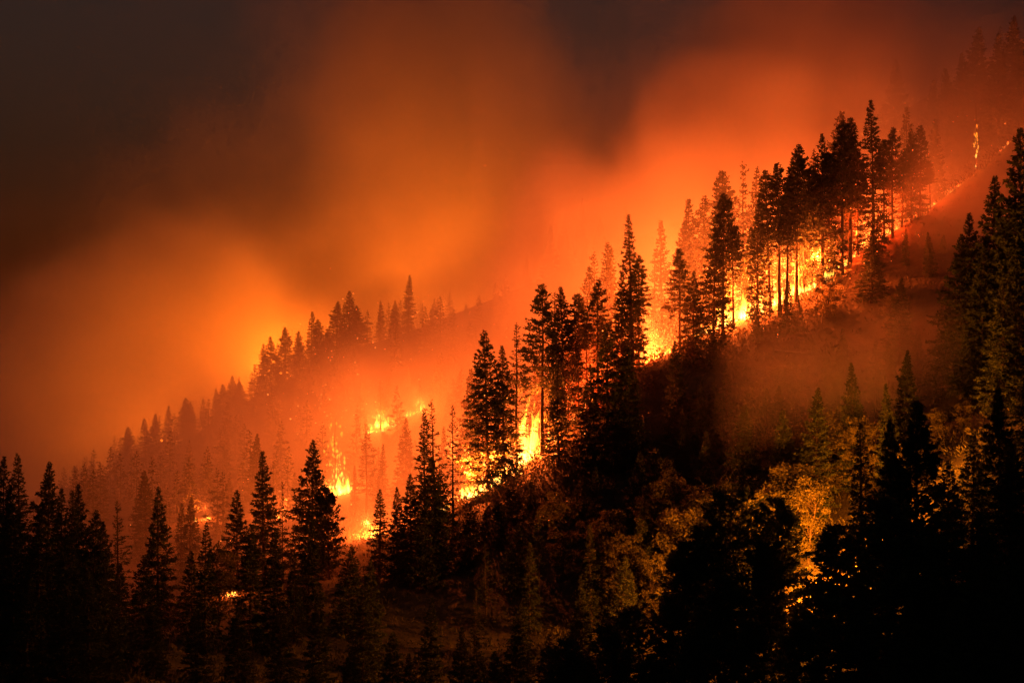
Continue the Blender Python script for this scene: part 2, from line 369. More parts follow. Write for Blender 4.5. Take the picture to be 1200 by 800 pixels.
cx = np.array([c[0] for c in CREST], float); cyv = np.array([c[1] for c in CREST], float); cd = np.array([c[2] for c in CREST], float)
def crest_py(px): return float(np.interp(px, cx, cyv))
def crest_d(px): return float(np.interp(px, cx, cd))

# ---- far ridge, veiled in smoke
G = 'trees along the far smoky ridge'
for px, top, k in [(150, 500, 'fir'), (170, 490, 'slim'), (182, 485, 'fir'), (198, 475, 'slim'), (217, 466, 'fir'), (222, 470, 'fir'), (252, 455, 'slim'), (262, 450, 'fir'), (272, 440, 'fir'), (282, 447, 'fir'),
                   (308, 403, 'slim'), (317, 394, 'fir'), (334, 383, 'fir'), (350, 388, 'fir'), (364, 365, 'slim'), (375, 374, 'fir'), (384, 385, 'fir'), (394, 353, 'fir'), (408, 341, 'fir'), (419, 358, 'fir')]:
    tree(k, px, top, 640 + random.uniform(-6, 10), 'dark conifer standing on the far ridge above the smoke' if k != 'leafy' else 'round leafy tree among conifers on the far ridge', G if k != 'leafy' else None, 1.45)
G = 'faded trees higher up the far ridge'
for px, top, k in [(445, 352, 'slim'), (463, 352, 'fir'), (478, 322, 'slim'), (495, 356, 'lacy'), (507, 357, 'slim'), (528, 366, 'fir'), (546, 368, 'fir'), (562, 382, 'fir'), (618, 300, 'slim'), (645, 262, 'slim'), (660, 258, 'fir'), (682, 232, 'slim'), (704, 255, 'fir'), (732, 235, 'slim')]:
    tree(k, px, top, 668 + random.uniform(-8, 8) + max(0, px - 560) * .15, 'faint conifer nearly lost in orange smoke on the upper far ridge', G, 1.1)
for px, top in [(1128, 62), (1140, 34), (1152, 70), (1110, 80), (1168, 40), (1185, 20), (1048, 70), (1198, 50), (1090, 95)]:
    tree('fir', px, top, 560 + random.uniform(-40, 40), 'dim conifer in brown smoke near the top of the mountainside', 'dim trees near the top of the mountainside', 1.0)
# ---- burning hollow behind the crest
G = 'smoke-faded trees in the burning hollow'
for px, top, d, k in [(172, 551, 430, 'fir'), (222, 582, 400, 'fir'), (212, 590, 405, 'slim'), (300, 508, 480, 'fir'), (430, 495, 455, 'lacy'), (447, 520, 450, 'slim'), (475, 490, 450, 'fir'),
                      (350, 560, 460, 'slim'), (268, 560, 470, 'slim'), (415, 545, 470, 'slim'), (520, 500, 440, 'slim'), (455, 440, 575, 'slim'), (478, 430, 590, 'fir'), (510, 440, 590, 'slim'), (425, 440, 590, 'slim'), (385, 470, 590, 'fir'), (350, 490, 590, 'slim')]:
    tree(k, px, top, d, 'conifer half hidden by glowing smoke in the burning hollow', G)
# ---- crest trees
GB = 'pale trees just behind the burning crest'
for px, top, k in [(555, 432, 'fir'), (697, 295, 'lacy'), (706, 284, 'slim'), (719, 288, 'slim'), (690, 312, 'slim'), (768, 296, 'lacy'), (776, 259, 'slim'), (808, 234, 'fir'), (818, 230, 'fir'), (800, 258, 'fir'),
                   (854, 201, 'pine'), (870, 190, 'lacy'), (884, 195, 'slim'), (981, 132, 'fir'), (1064, 127, 'slim'), (1098, 140, 'fir'), (925, 185, 'slim'), (952, 175, 'slim'), (630, 420, 'slim')]:
    tree(k, px, top, crest_d(px) + random.uniform(34, 55), 'conifer fading into orange smoke behind the burning crest', GB)
GC = 'tall trees standing along the burning crest'
LC = 'tall dark conifer with bare lower trunk on the burning crest'
HERO = {636: 'dense-topped pine next to the thin half bare trunk by the notch', 848: 'tall pine at the downhill end of the trunks backed by yellow flame', 887: 'conical fir in front of the brightest yellow fire of the crest', 963: 'wide-crowned fir beside the flat-topped crooked pine', 741: 'lone spiky conifer with stepped branches beside the orange smoke gap', 1024: 'tallest black fir rising above the burning crest', 1021: 'broad black bushy conifer in front of the tallest crest fir',
        605: 'thin half bare trunk beside the tall tongue of fire', 572: 'leaning twin-topped fir above the yellow fire in the notch', 932: 'flat-topped crooked pine on the burning crest'}
for px, top, k, dd in [(572, 388, 'fir', 2), (590, 405, 'fir', 0), (605, 378, 'lacy', 2), (636, 334, 'pine', 0), (650, 342, 'lacy', 6), (662, 336, 'fir', 2), (677, 345, 'pine', 8), (700, 328, 'pine', 4), (688, 355, 'lacy', 10),
                       (741, 252, 'slim', -2), (728, 320, 'fir', 0), (748, 300, 'pine', 4), (797, 292, 'pine', 2), (836, 272, 'fir', -3), (848, 228, 'pine', 0), (860, 262, 'pine', 4), (887, 231, 'slim', 0), (903, 200, 'pine', 3), (914, 192, 'pine', 0), (922, 215, 'pine', -2),
                       (932, 171, 'pine', 2), (941, 182, 'pine', 6), (951, 195, 'pine', 8), (963, 157, 'fir', 4), (972, 180, 'pine', 8), (986, 142, 'pine', 2), (996, 139, 'pine', 6), (1005, 175, 'pine', 10), (1024, 117, 'slim', 0), (1036, 165, 'pine', 6), (1045, 150, 'pine', 4), (1057, 175, 'pine', 8),
                       (1068, 152, 'fir', 6), (1079, 148, 'pine', 3), (1090, 190, 'pine', 10)]:
    hero = px in HERO
    tree(k, px, top, crest_d(px) + dd, HERO.get(px, LC), None if hero else GC)
# slender bare-stemmed trees among the flames
for i in range(46):
    px = random.choice([random.uniform(845, 1085), random.uniform(845, 1000), random.uniform(640, 780)])
    env = np.interp(px, [640, 700, 760, 845, 890, 960, 1020, 1085], [420, 380, 350, 285, 260, 215, 195, 215])
    tree(random.choice(['pine', 'lacy', 'snag', 'pine']), px, env + random.uniform(0, 60), crest_d(px) + random.uniform(6, 32), 'slender bare-stemmed tree among the flames behind the crest', 'slender trees among the flames', .8)
# ---- low young trees at the lip of the crest
for px, top, dd, k, w in [(1021, 278, -14, 'fir', 1.7), (922, 330, -8, 'fir', 1.0), (885, 360, -6, 'fir', 1.0), (968, 325, -10, 'leafy', 1.0), (935, 345, -9, 'fir', .9), (1088, 272, -22, 'fir', 1.0), (1062, 268, -12, 'slim', 1.0), (835, 392, -8, 'fir', 1), (812, 318, -6, 'fir', 1.1), (1105, 275, -20, 'fir', 1.0)]:
    tree(k, px, top, crest_d(px) + dd, HERO.get(px, 'small dark tree on the lip of the burning crest'), None if px in HERO else 'small trees on the lip of the crest', w)
# ---- trees on the slope in front of the crest
G = 'dim trees on the slope below the crest'
L1 = 'dim reddish conifer on the slope below the fire'
for px, top, d, k, w in [(655, 428, 368, 'fir', 1.1), (712, 378, 362, 'fir', 1.15), (690, 428, 366, 'fir', 1), (735, 405, 358, 'fir', 1), (790, 400, 370, 'fir', 1.1), (822, 446, 364, 'slim', 1), (852, 425, 375, 'slim', 1), (870, 475, 330, 'fir', 1.1), (912, 452, 345, 'fir', 1.1),
                         (600, 575, 352, 'bushy', 1), (585, 590, 345, 'bushy', 1), (622, 560, 355, 'fir', 1), (645, 580, 345, 'fir', 1.2), (680, 560, 345, 'fir', 1.2), (760, 520, 345, 'fir', 1.2), (720, 590, 335, 'fir', 1.2), (800, 500, 350, 'fir', 1.1)]:
    tree(k, px, top, d, L1, G, w)
# ---- smoky gully on the right
G = 'smoke-veiled conifers in the gully'
for px, top, d in [(945, 420, 368), (985, 395, 375), (960, 450, 352), (1008, 470, 345), (1030, 430, 360), (1075, 385, 350), (1090, 400, 345), (1112, 372, 352), (1150, 335, 350), (1130, 400, 335), (1170, 390, 325), (895, 470, 360)]:
    tree('fir', px, top, d, 'conifer veiled in brown smoke in the gully', G, 1.0)
for px, top, d in [(955, 455, 318), (1000, 425, 322), (1062, 410, 318), (1040, 450, 312), (920, 480, 322)]:
    tree('fir', px, top, d, 'amber-lit conifer at the near edge of the gully smoke', 'amber-lit conifers in the gully', .9)
G = 'leafy trees lit by the fire in the gully'
for px, top, d in [(905, 505, 335), (950, 487, 330), (925, 545, 312), (945, 560, 305), (905, 570, 310), (985, 480, 325), (1010, 490, 318), (780, 555, 322), (765, 570, 326), (820, 570, 318), (1095, 480, 315), (1075, 510, 300), (1130, 470, 310), (850, 560, 322), (880, 590, 300), (960, 540, 318), (1170, 480, 300), (800, 600, 305), (770, 650, 300)]:
    tree('leafy', px, top, d, 'leafy tree lit orange by the fire in the gully', G, 1.0)
# ---- dark trees, right
G = 'black trees high on the right-hand spur'
for px, top, d in [(1165, 207, 330), (1198, 152, 325), (1140, 250, 340), (1126, 276, 335), (1182, 235, 322), (1215, 190, 320), (1150, 290, 325), (1195, 290, 310), (1175, 330, 300), (1220, 280, 300)]:
    tree('fir', px, top, d, 'black conifer silhouette high on the unburnt right-hand spur', G, 1.05)
G = 'black foreground trees of the right-hand spur'
for px, top, d, k, w in [(1012, 495, 222, 'slim', 1.1), (1046, 492, 226, 'star', .8), (1075, 471, 222, 'star', 1.1), (1172, 454, 225, 'star', 1.0), (1140, 505, 220, 'fir', 1.2), (1108, 540, 214, 'fir', 1.1), (1200, 430, 232, 'fir', 1.1),
                         (1185, 520, 205, 'fir', 1.2), (1040, 590, 205, 'bushy', 1.2), (1090, 620, 200, 'fir', 1.2), (1150, 600, 195, 'fir', 1.2), (985, 620, 212, 'bushy', 1.1), (960, 690, 205, 'bushy', 1.1), (1010, 680, 198, 'fir', 1.2), (1060, 700, 190, 'fir', 1.2), (1120, 700, 185, 'fir', 1.2), (1180, 680, 185, 'fir', 1.2), (930, 730, 200, 'bushy', 1.2)]:
    tree(k, px, top, d, 'black foreground conifer massed on the right-hand spur', G, w)
G = 'black pines with clumped crowns below the gully'
for px, top, d in [(860, 580, 250), (918, 588, 246), (828, 622, 252), (800, 640, 250), (895, 640, 236), (790, 700, 240), (850, 680, 228), (880, 730, 220), (815, 740, 225)]:
    tree('bushy', px, top, d, 'black clump-crowned pine below the lit gully', G, 1.0)
# ---- middle left
G = 'dark firs in front of the glowing hollow'
for px, top, d, k, w in [(140, 586, 300, 'lacy', 1.0), (185, 570, 310, 'fir', .9), (240, 612, 285, 'slim', 1.1), (278, 574, 350, 'fir', 1), (308, 529, 352, 'fir', 1.05), (331, 562, 358, 'lacy', .5), (365, 516, 352, 'fir', 1), (386, 574, 348, 'bushy', .9), (361, 592, 310, 'fir', .9), (293, 614, 292, 'fir', .9), (321, 618, 288, 'fir', .9),
                         (407, 639, 305, 'fir', 1.1), (445, 573, 345, 'slim', 1.2), (437, 655, 285, 'fir', 1), (497, 478, 352, 'slim', .9), (510, 468, 348, 'lacy', 1.0), (531, 474, 356, 'lacy', .8), (482, 555, 335, 'fir', 1.0), (505, 535, 330, 'fir', 1.05), (520, 550, 340, 'fir', 1), (466, 570, 338, 'fir', .9), (255, 640, 310, 'leafy', 1), (225, 645, 300, 'fir', 1), (345, 650, 300, 'fir', 1), (550, 590, 340, 'fir', 1)]:
    tree(k, px, top, d, 'dark conifer silhouetted against the glowing hollow' if k != 'leafy' else 'low leafy tree beside the dark firs of the hollow', G if k != 'leafy' else None, w)
# ---- left foreground
G = 'black trees massed at the foot of the valley on the left'
for px, top, d, k, w in [(3, 535, 240, 'fir', .9), (27, 532, 244, 'slim', 1.1), (55, 541, 246, 'fir', .9), (72, 572, 240, 'slim', 1), (82, 575, 238, 'slim', 1), (92, 568, 242, 'fir', .9), (107, 598, 238, 'fir', 1), (119, 611, 240, 'fir', 1), (15, 585, 228, 'fir', 1.1), (45, 600, 226, 'fir', 1.2), (75, 630, 224, 'fir', 1.2),
                         (105, 660, 222, 'fir', 1.2), (-15, 560, 235, 'fir', 1.1), (140, 660, 245, 'fir', 1.1), (165, 650, 260, 'fir', 1.1), (30, 680, 205, 'fir', 1.2), (80, 700, 205, 'fir', 1.2)]:
    tree(k, px, top, d, 'black conifer in the dark stand where the valley opens', G, w)
# ---- bottom
G = 'black tree tops along the valley floor'
for px, top, d, k, w in [(505, 700, 240, 'fir', 1), (710, 735, 225, 'bushy', 1.0), (425, 690, 262, 'fir', 1), (375, 700, 255, 'fir', 1), (330, 720, 245, 'fir', 1.1), (280, 710, 250, 'fir', 1.1), (230, 720, 248, 'fir', 1.1), (180, 710, 245, 'fir', 1.1), (460, 740, 235, 'fir', 1.1), (560, 750, 240, 'fir', 1.1), (620, 760, 240, 'fir', 1.1), (660, 770, 235, 'fir', 1.1), (410, 760, 235, 'fir', 1.1), (130, 730, 225, 'fir', 1.1), (760, 770, 222, 'bushy', 1.1), (600, 728, 236, 'fir', 1), (642, 742, 232, 'fir', 1.1), (690, 765, 226, 'fir', 1.2), (540, 735, 238, 'fir', 1), (580, 762, 230, 'fir', 1.1), (738, 716, 240, 'bushy', 1.2), (480, 765, 228, 'fir', 1.1), (674, 732, 224, 'fir', 1.1), (662, 752, 220, 'bushy', 1.2)]:  # later entries added to block gully light leaking onto the lower slope
    tree(k, px, top, d, 'black conifer top on the shaded valley floor', G, w)
# ---- filler on the unburnt slope (tops kept below the fire line)
tries = 0; nfill = 0
while nfill < 44 and tries < 4000:
    tries += 1
    px = random.uniform(540, 1110); d = random.uniform(285, 385); x = (px - 600) * d / F
    z0 = tz(x, d); h = random.uniform(9, 19); top = HY - (z0 + h) * F / d; base = HY - z0 * F / d
    if top < crest_py(px) + 32 or top > 800 or d > crest_d(px) - 12 or (px > 850 and d < 330): continue
    if min(((a - x) ** 2 + (b - d) ** 2) for a, b in placed) < 4.5 ** 2: continue
    plant(random.choice(['fir', 'fir', 'slim', 'lacy', 'leafy']), x, d, h, L1, 'dim trees on the slope below the crest', 1.1); nfill += 1

# ------------------------------------------------------------------ undergrowth (uncountable)
def brush():
    r = np.random.default_rng(99); C = []; Ax = []; Ls = []
    for i in range(6500):
        px = r.uniform(-60, 1260); d = r.uniform(200, 470)
        if i % 5 == 0: px = r.uniform(530, 980); d = crest_d(px) - r.uniform(-4, 34)
        x = (px - 600) * d / F; z = tz(x, d); py = HY - z * F / d
        if py > 900 or py < 100: continue
        m = r.integers(12, 30); s = r.uniform(.5, 1.5)
        q = r.normal(0, 1, (m, 3)) * [s, s, .4 * s]; q[:, 2] = np.abs(q[:, 2])
        C.append(q + [x, d, z - .1]); a = q * [.5, .5, 1] + r.normal(0, .4, (m, 3)) + [0, 0, .5]
        Ax.append(a / (np.linalg.norm(a, axis=1, keepdims=True) + 1e-9)); Ls.append(np.full(m, .75 * s))
    C = np.concatenate(C); Ax = np.concatenate(Ax); Ls = np.concatenate(Ls) * r.uniform(.5, 1.2, len(C))
    v, i = tufts(C, Ax, Ls, Ls * .13, r)
    o = link('undergrowth', mesh_from('undergrowth', v, i, 4, M_under)); o['kind'] = 'stuff'; o['label'] = 'dry brush and low shrubs covering the slopes'; o['category'] = 'undergrowth'
brush()

# ------------------------------------------------------------------ fallen trunks on the open slope
def log_mesh(seed):
    r = np.random.default_rng(seed); ac = Acc(); k = 7; t = np.linspace(0, 1, k); L = r.uniform(7, 12)
    path = np.column_stack([t * L - L / 2, np.cumsum(r.normal(0, .05, k)), np.full(k, .22)]); V, Fc = tube(path, np.linspace(.34, .12, k), 9); ac.add(V, Fc)
    c0 = np.array([path[0]]); n_ = len(V)
    for i in range(9):
        p = path[r.integers(1, k - 1)]; d = np.array([r.normal(.4, .3), r.normal(0, 1), abs(r.normal(0, .8))]); d /= np.linalg.norm(d); l = r.uniform(.4, 1.6)
        V, Fc = tube([p, p + d * l * .5, p + d * l], [.06, .04, .012], 4); ac.add(V, Fc)
    return ac.mesh('fallen_log', M_dead, 4, True)
LOGS = [log_mesh(400 + i) for i in range(3)]
for i, (px, d, rz) in enumerate([(765, 376, .3), (775, 368, -.5), (748, 372, 1.0), (690, 336, .2), (720, 330, -.2), (650, 344, .6), (612, 362, .4), (596, 356, -.4), (910, 386, .3), (930, 392, -.3), (840, 384, .5), (800, 372, .1)]):
    x = (px - 600) * d / F; z = tz(x, d); o = link('fallen_log', LOGS[i % 3]); o.location = (x, d, z + .12)
    gxs = (tz(x + 2, d) - tz(x - 2, d)) / 4.; gys = (tz(x, d + 2) - tz(x, d - 2)) / 4.
    o.rotation_euler = (0, -math.atan(gxs * math.cos(rz) + gys * math.sin(rz)), rz)
    tag(o, 'fallen dead trunk lying on the slope below the burning crest', 'log', 'fallen trunks on the slope')

# ------------------------------------------------------------------ far forest (reads as one mass in the smoke)
def far_forest():
    r = np.random.default_rng(5); VV = []; FF = []; n_ = 0
    base = []
    for sd in (301, 302, 303):
        H, t_, c_ = conifer(sd, 22, .08, 4.2, .95, 42, .25, .55, 1.0, .2, gap=.05)
        out = []
        for m_ in (t_, c_):
            v = np.empty(len(m_.vertices) * 3, np.float32); m_.vertices.foreach_get('co', v)
            f = np.empty(len(m_.loops), np.int32); m_.loops.foreach_get('vertex_index', f); out.append((v.reshape(-1, 3), f.reshape(-1, 4)))
        v = np.concatenate([out[0][0], out[1][0]]); f = np.concatenate([out[0][1], out[1][1] + len(out[0][0])]); base.append((v, f))
    k = 0; tr_ = 0
    while k < 420 and tr_ < 6000:
        tr_ += 1
        px = r.uniform(40, 1230); d = r.uniform(445, 735)
        if d < crest_d(px) + 70: continue
        x = (px - 600) * d / F; z = tz(x, d); h = r.uniform(9, 17); py = HY - (z + h) * F / d
        if py < np.interp(px, [40, 150, 270, 310, 400, 480, 560, 690, 800, 900, 1000, 1100, 1200], [560, 500, 450, 408, 362, 345, 330, 262, 225, 185, 140, 75, 10]): continue
        if any(abs(px - fx) < 14 and abs(d - fd) < 60 for fx, fd in ((395, 500), (445, 560), (491, 560))): continue
        v, f = base[r.integers(3)]; a = r.random() * 6.28; s_ = h / 22.
        rot = np.array([[math.cos(a), -math.sin(a), 0], [math.sin(a), math.cos(a), 0], [0, 0, 1]])
        VV.append((v @ rot.T) * [s_ * 1.15, s_ * 1.15, s_] + [x, d, z - .3]); FF.append(f + n_); n_ += len(v); k += 1
    o = link('far_forest', mesh_from('far_forest', np.concatenate(VV), np.concatenate(FF), 4, M_needle)); o['kind'] = 'stuff'; o['label'] = 'distant conifer forest dissolving into smoke on the far slope'; o['category'] = 'forest'
far_forest()

# ------------------------------------------------------------------ fire
def flame_mesh(seed, n_t, spread, h):
    r = np.random.default_rng(seed); ac = Acc()
    for t in range(n_t):
        a = r.random() * 6.28; rr = spread * r.random() ** .6; hh = h * r.uniform(.25, 1.0) * (1 - .5 * rr / spread); w = hh * r.uniform(.07, .16)
        k = 8; s = np.linspace(0, 1, k); ph = r.random() * 6.28
        path = np.column_stack([rr * math.cos(a) + np.sin(s * 5 + ph) * .12 * hh * s, rr * math.sin(a) + np.cos(s * 4 + ph) * .12 * hh * s, s * hh - .1])
        rad = w * np.sin(np.pi * np.clip(s * .82 + .16, 0, 1)) ** .8 * r.uniform(.7, 1.25, k); rad[-1] = .01
        V, Fc = tube(path, rad, 6); ac.add(V, Fc)
        if r.random() < .6:   # a lick torn loose above
            z = hh * r.uniform(1.05, 1.6); p = path[-1] * [1, 1, 0] + [r.normal(0, .2), r.normal(0, .2), z]; l = hh * r.uniform(.1, .28)
            V, Fc = tube([p, p + [.05, 0, l * .4], p + [.1, .05, l]], [.01, l * .22, .01], 5); ac.add(V, Fc)
    return ac.mesh('flame', M_flame, 4, True)
FLM = [flame_mesh(70 + i, n_, sp, h) for i, (n_, sp, h) in enumerate([(9, 1.0, 3.0), (12, 1.4, 3.6), (7, .7, 2.4), (14, 1.8, 2.8)])]
M_red = flame_mat('dull_red_flame', [(0.0, (1, .22, .03)), (.4, (.9, .10, .01)), (.95, (.5, .03, .003))], 0.8)
FLR = []
for m_ in FLM:
    c_ = m_.copy(); c_.materials[0] = M_red; FLR.append(c_)
def ember_mesh(seed, n_, sx, sz, s0):
    r = np.random.default_rng(seed); c = np.column_stack([r.normal(0, sx, n_), r.normal(0, sx, n_), np.abs(r.normal(0, sz, n_))])
    ax = r.normal(size=(n_, 3)); ax /= np.linalg.norm(ax, axis=1, keepdims=True)
    l = s0 * r.uniform(.5, 1.5, n_); v, i = tufts(c, ax, l, l * .45, r)
    return mesh_from('embers', v, i, 4, M_ember)
EMB = [ember_mesh(91, 70, 2.2, .5, .35), ember_mesh(92, 45, 1.4, 1.2, .3)]
FIRECOL = (1.0, .13, .015)
def fire(px, py, d, size, power, label, n_=3, spread=2.0, col=FIRECOL, group='patches of fire', lift=6.0, red=False, radius=0.0):
    """a patch of burning ground: flames, glowing embers and the light they give"""
    x = (px - 600.) * d / F; y = d; z = tz(x, y)
    root = bpy.data.objects.new('ground_fire', None); COL.objects.link(root); root.location = (x, y, z); root.scale = (size,) * 3
    for i in range(n_):
        o = link('flame', (FLR if red else FLM)[random.randrange(4)], root); o['kind'] = 'stuff'; ox, oy = random.gauss(0, spread), random.gauss(0, spread * .6)
        o.location = (ox, oy, (tz(x + ox * size, y + oy * size) - z) / size); o.rotation_euler = (0, 0, random.random() * 6.28); s = random.uniform(.45, 1.1); o.scale = (s, s, s * random.choice([.7, 1.0, 1.3, 2.0]))
    e = link('embers', EMB[0], root); e['kind'] = 'stuff'
    if power > 0:
        l = bpy.data.lights.new('fire_light', 'POINT'); l.energy = power; l.color = col; l.shadow_soft_size = radius
        lo = bpy.data.objects.new('fire_light', l); COL.objects.link(lo); lo.parent = root; lo.location = (0, 0, lift / size)
    FIRES.append((x, y, z, size)); tag(root, label, 'fire', group)
    return root
KP = 0.26e6
FIRES = []
# main fire behind the crest trunks
RED = (1.0, .06, .006)
for px, py, dd, s, p in [(850, 392, 12, 1.2, .35), (866, 385, 9, 1.7, .6), (882, 376, 7, 1.5, .0), (897, 366, 8, 1.4, .6), (912, 358, 6, 1.1, .0), (925, 350, 6, 1.0, .5), (943, 340, 5, .9, 0), (958, 332, 5, .9, .3), (975, 320, 8, .8, 0), (1000, 305, 10, .8, .12), (1040, 275, 12, .7, .13), (1075, 250, 12, .45, .04)]:
    fire(px, py, crest_d(px) + dd, s, p * KP, 'yellow fire burning behind the trunks along the crest' if px < 990 else 'red fire burning behind the trunks near the tallest fir', 4, 2.2, group='fires along the crest' if px < 990 else 'red fires near the tallest fir', col=FIRECOL if px < 990 else RED, red=px > 990)
# the notch
for px, dd, s, p, lab in [(546, 5, 1.2, .4, None), (560, 4, 1.3, 0, None), (574, 3, 1.2, .3, None), (590, 3, 1.5, .3, None), (603, 4, 1.3, 0, None), (612, 5, 2.7, .6, 'tall tongue of yellow fire climbing beside a thin trunk'), (622, 3, 1.1, 0, None), (632, 3, .9, .15, None)]:
    fire(px, 0, crest_d(px) + dd, s, p * KP, lab or 'bright yellow fire on the bare notch of the crest', 3, 1.4 if not lab else .5, group='fires in the notch' if not lab else None)
for px, dd, s, p in [(660, 10, .8, .25), (690, 12, .8, .35), (725, 14, .8, .3), (768, 16, .8, .3), (785, 14, .9, 0), (815, 14, 1.0, .35)]:
    fire(px, 0, crest_d(px) + dd, s, p * KP, 'low fire glowing behind the middle crest trees', 3, 2.0, group='fires behind the middle crest', col=RED if px < 740 else FIRECOL)
# hollow
for px, d, s, p in [(395, 505, 1.6, .45), (386, 510, 1.0, 0), (402, 500, 1.3, 0), (445, 560, 1.8, .4), (437, 556, 1.0, 0), (491, 562, .9, .2), (430, 425, 1.2, .35), (438, 415, 1.0, 0), (335, 470, .6, .12), (240, 470, .5, .06), (470, 470, .4, 0), (530, 510, .6, .2), (270, 330, .4, .03)]:
    fire(px, 0, d, s, p * KP, 'patch of fire on the slope of the smoky hollow', 3, 1.6, group='fires in the hollow', lift=3.0)
# beyond the far ridge, seen only by its glow
for px, d, p in [(330, 745, 1.6), (560, 770, 2.0), (190, 760, .8)]:
    fire(px, 0, d, 2.0, p * KP, 'fire burning beyond the far ridge', 4, 2.5, group='fires beyond the far ridge', col=(1.0, .16, .008))
# down in the draw, hidden by the crest: seen as glow between the trunks
for px, dd, p in [(700, 45, .5), (770, 50, .9), (840, 52, 1.1), (900, 55, 1.2), (960, 55, .8), (1020, 50, .2)]:
    fire(px, 0, crest_d(px) + dd, 1.5, p * KP, 'fire down in the draw behind the crest', 4, 2.5, group='fires down in the draw', lift=8)
# gully
GY_ = (1.0, .25, .009)
for px, d, s, p in [(962, 278, .35, .38), (985, 270, .35, .42), (945, 292, .3, .24), (1005, 290, .3, .2), (1090, 285, .3, .03)]:
    fire(px, 0, d, s, p * KP, 'ground fire in the gully behind the black trees', 3, 1.6, col=GY_, group='fires in the gully', lift=6.5)
# high right
for px, d, s, p in [(1092, 442, .5, .02), (1116, 446, .6, .03), (1178, 472, .4, .012)]:
    fire(px, 0, d, s, p * KP, 'dull red fire high on the smoky right slope', 2, 1.6, red=True, group='fires high on the right slope')

# trees alight: their flames cling to the crown
def burning_tree(px, top, d, kind, label, seed, sx, zc, zs, n_=60):
    root = tree(kind, px, top, d, label, None)
    r = np.random.default_rng(seed); ac = Acc()
    for i in range(n_):
        p = np.array([r.normal(0, sx), r.normal(0, sx), np.clip(r.normal(zc, zs), 1, 24)]); l = .25 + 1.7 * r.random() ** 3
        V, Fc = tube([p, p + [r.normal(0, .1), 0, l * .5], p + [r.normal(0, .15), 0, l]], [.02, l * r.uniform(.12, .34), .01], 5); ac.add(V, Fc)
    fl = link('flame', ac.mesh('flame', M_flame, 4, True), root); fl['kind'] = 'stuff'
burning_tree(393, 490, 503, 'snag', 'dead tree torching in a scatter of yellow flame in the hollow', 5, 1.7, 11, 6, 150)
burning_tree(446, 445, 558, 'lacy', 'burning conifer above the upper hollow fire', 6, 1.6, 6, 4, 90)
burning_tree(492, 445, 560, 'lacy', 'burning conifer next to the faded second flare in the hollow', 7, 1.5, 6, 3, 70)
burning_tree(1145, 122, 446, 'snag', 'thin dead tree strung with red embers high on the right slope', 8, .4, 10, 4, 45)

def sparks():
    r = np.random.default_rng(123); C = []
    for px, py, d, n_, sx, sy in [(400, 480, 500, 150, 40, 50), (480, 400, 600, 110, 60, 50), (600, 240, 640, 60, 60, 60), (880, 340, 405, 120, 60, 40), (600, 500, 378, 120, 40, 50), (1040, 230, 415, 110, 40, 50), (330, 600, 400, 60, 60, 40), (690, 420, 388, 60, 40, 50), (1120, 180, 440, 30, 30, 40)]:
        for i in range(n_):
            C.append(W(px + r.normal(0, sx), py + r.normal(0, sy), d + r.normal(0, 12)))
    C = np.array(C); ax = r.normal(size=C.shape); ax /= np.linalg.norm(ax, axis=1, keepdims=True); l = r.uniform(.10, .42, len(C)) * (C[:, 1] / 450)
    keep = C[:, 2] > terrain(C[:, 0], C[:, 1]) + .5
    v, i = tufts(C[keep], ax[keep], l[keep], l[keep] * .4, r)
    o = link('sparks', mesh_from('sparks', v, i, 4, M_ember)); o['kind'] = 'stuff'; o['label'] = 'glowing sparks drifting above the fires'; o['category'] = 'sparks'
sparks()

# ------------------------------------------------------------------ smoke (one volume grid)
VOX = 4.5
bmin = np.array([-330., 285., -50.]); bmax = np.array([330., 900., 285.])
res = np.round((bmax - bmin) / VOX).astype(int) + 1
ax_ = [np.linspace(bmin[i], bmax[i], res[i]) for i in range(3)]
X2, Y2 = np.meshgrid(ax_[0], ax_[1], indexing='ij'); T2 = terrain(X2, Y2)
X, Y, Z = np.meshgrid(*ax_, indexing='ij')
Hg = Z - T2[:, :, None]
def sstep(a, b, v):
    t = np.clip((v - a) / (b - a), 0, 1); return t * t * (3 - 2 * t)
n1 = fbm(X + 900, Y + 900, Z * 1.1 + 900, 1 / 75., 4, 31)     # billows
n2 = fbm(X + 1900, Y + 900, Z + 900, 1 / 26., 3, 41)          # wisps
n3 = fbm(X + 300, Y + 1900, Z * .8 + 900, 1 / 13., 2, 51)
bil = np.abs(2 * n1 - 1) * 2.2 - .45                            # puffed, cauliflower-like edges
nn = (n1 - .5) * 1.5 + (n2 - .5) * .6 + (n3 - .5) * .25 + bil * .35
PX = 600 + X * F / Y
CD = np.interp(PX, cx, cd)
D = np.zeros_like(X)
mott = .35 + 1.3 * np.clip((n2 * .6 + n1 * .4 - .34) / .32, 0, 1)
def lobe(px, py, d, r3, dens, pert=.8, edge=.45):
    global D
    c = W(px, py, d); q = np.sqrt(((X - c[0]) / r3[0]) ** 2 + ((Y - c[1]) / r3[1]) ** 2 + ((Z - c[2]) / r3[2]) ** 2) + nn * pert
    D += dens * (1 - sstep(edge, 1.0, q)) * mott
# smoke lying on the burning ground behind the crest
beh = sstep(4, 26, Y - CD)
D += .013 * beh * np.exp(-np.clip(Hg, 0, 999) / 16.) * (.35 + 1.3 * n2) * sstep(0, 60, X + 60)
D += .006 * beh * np.exp(-np.clip(Hg, 0, 999) / 14.) * (.2 + 1.6 * n2)
# bank climbing the crest on the right
lobe(900, 240, 500, (52, 55, 36), .036, .9, .78); lobe(985, 145, 510, (44, 52, 46), .030, .9, .78); lobe(775, 305, 495, (42, 50, 32), .032, .9, .78); lobe(1010, 40, 540, (42, 50, 50), .014, .9, .5)
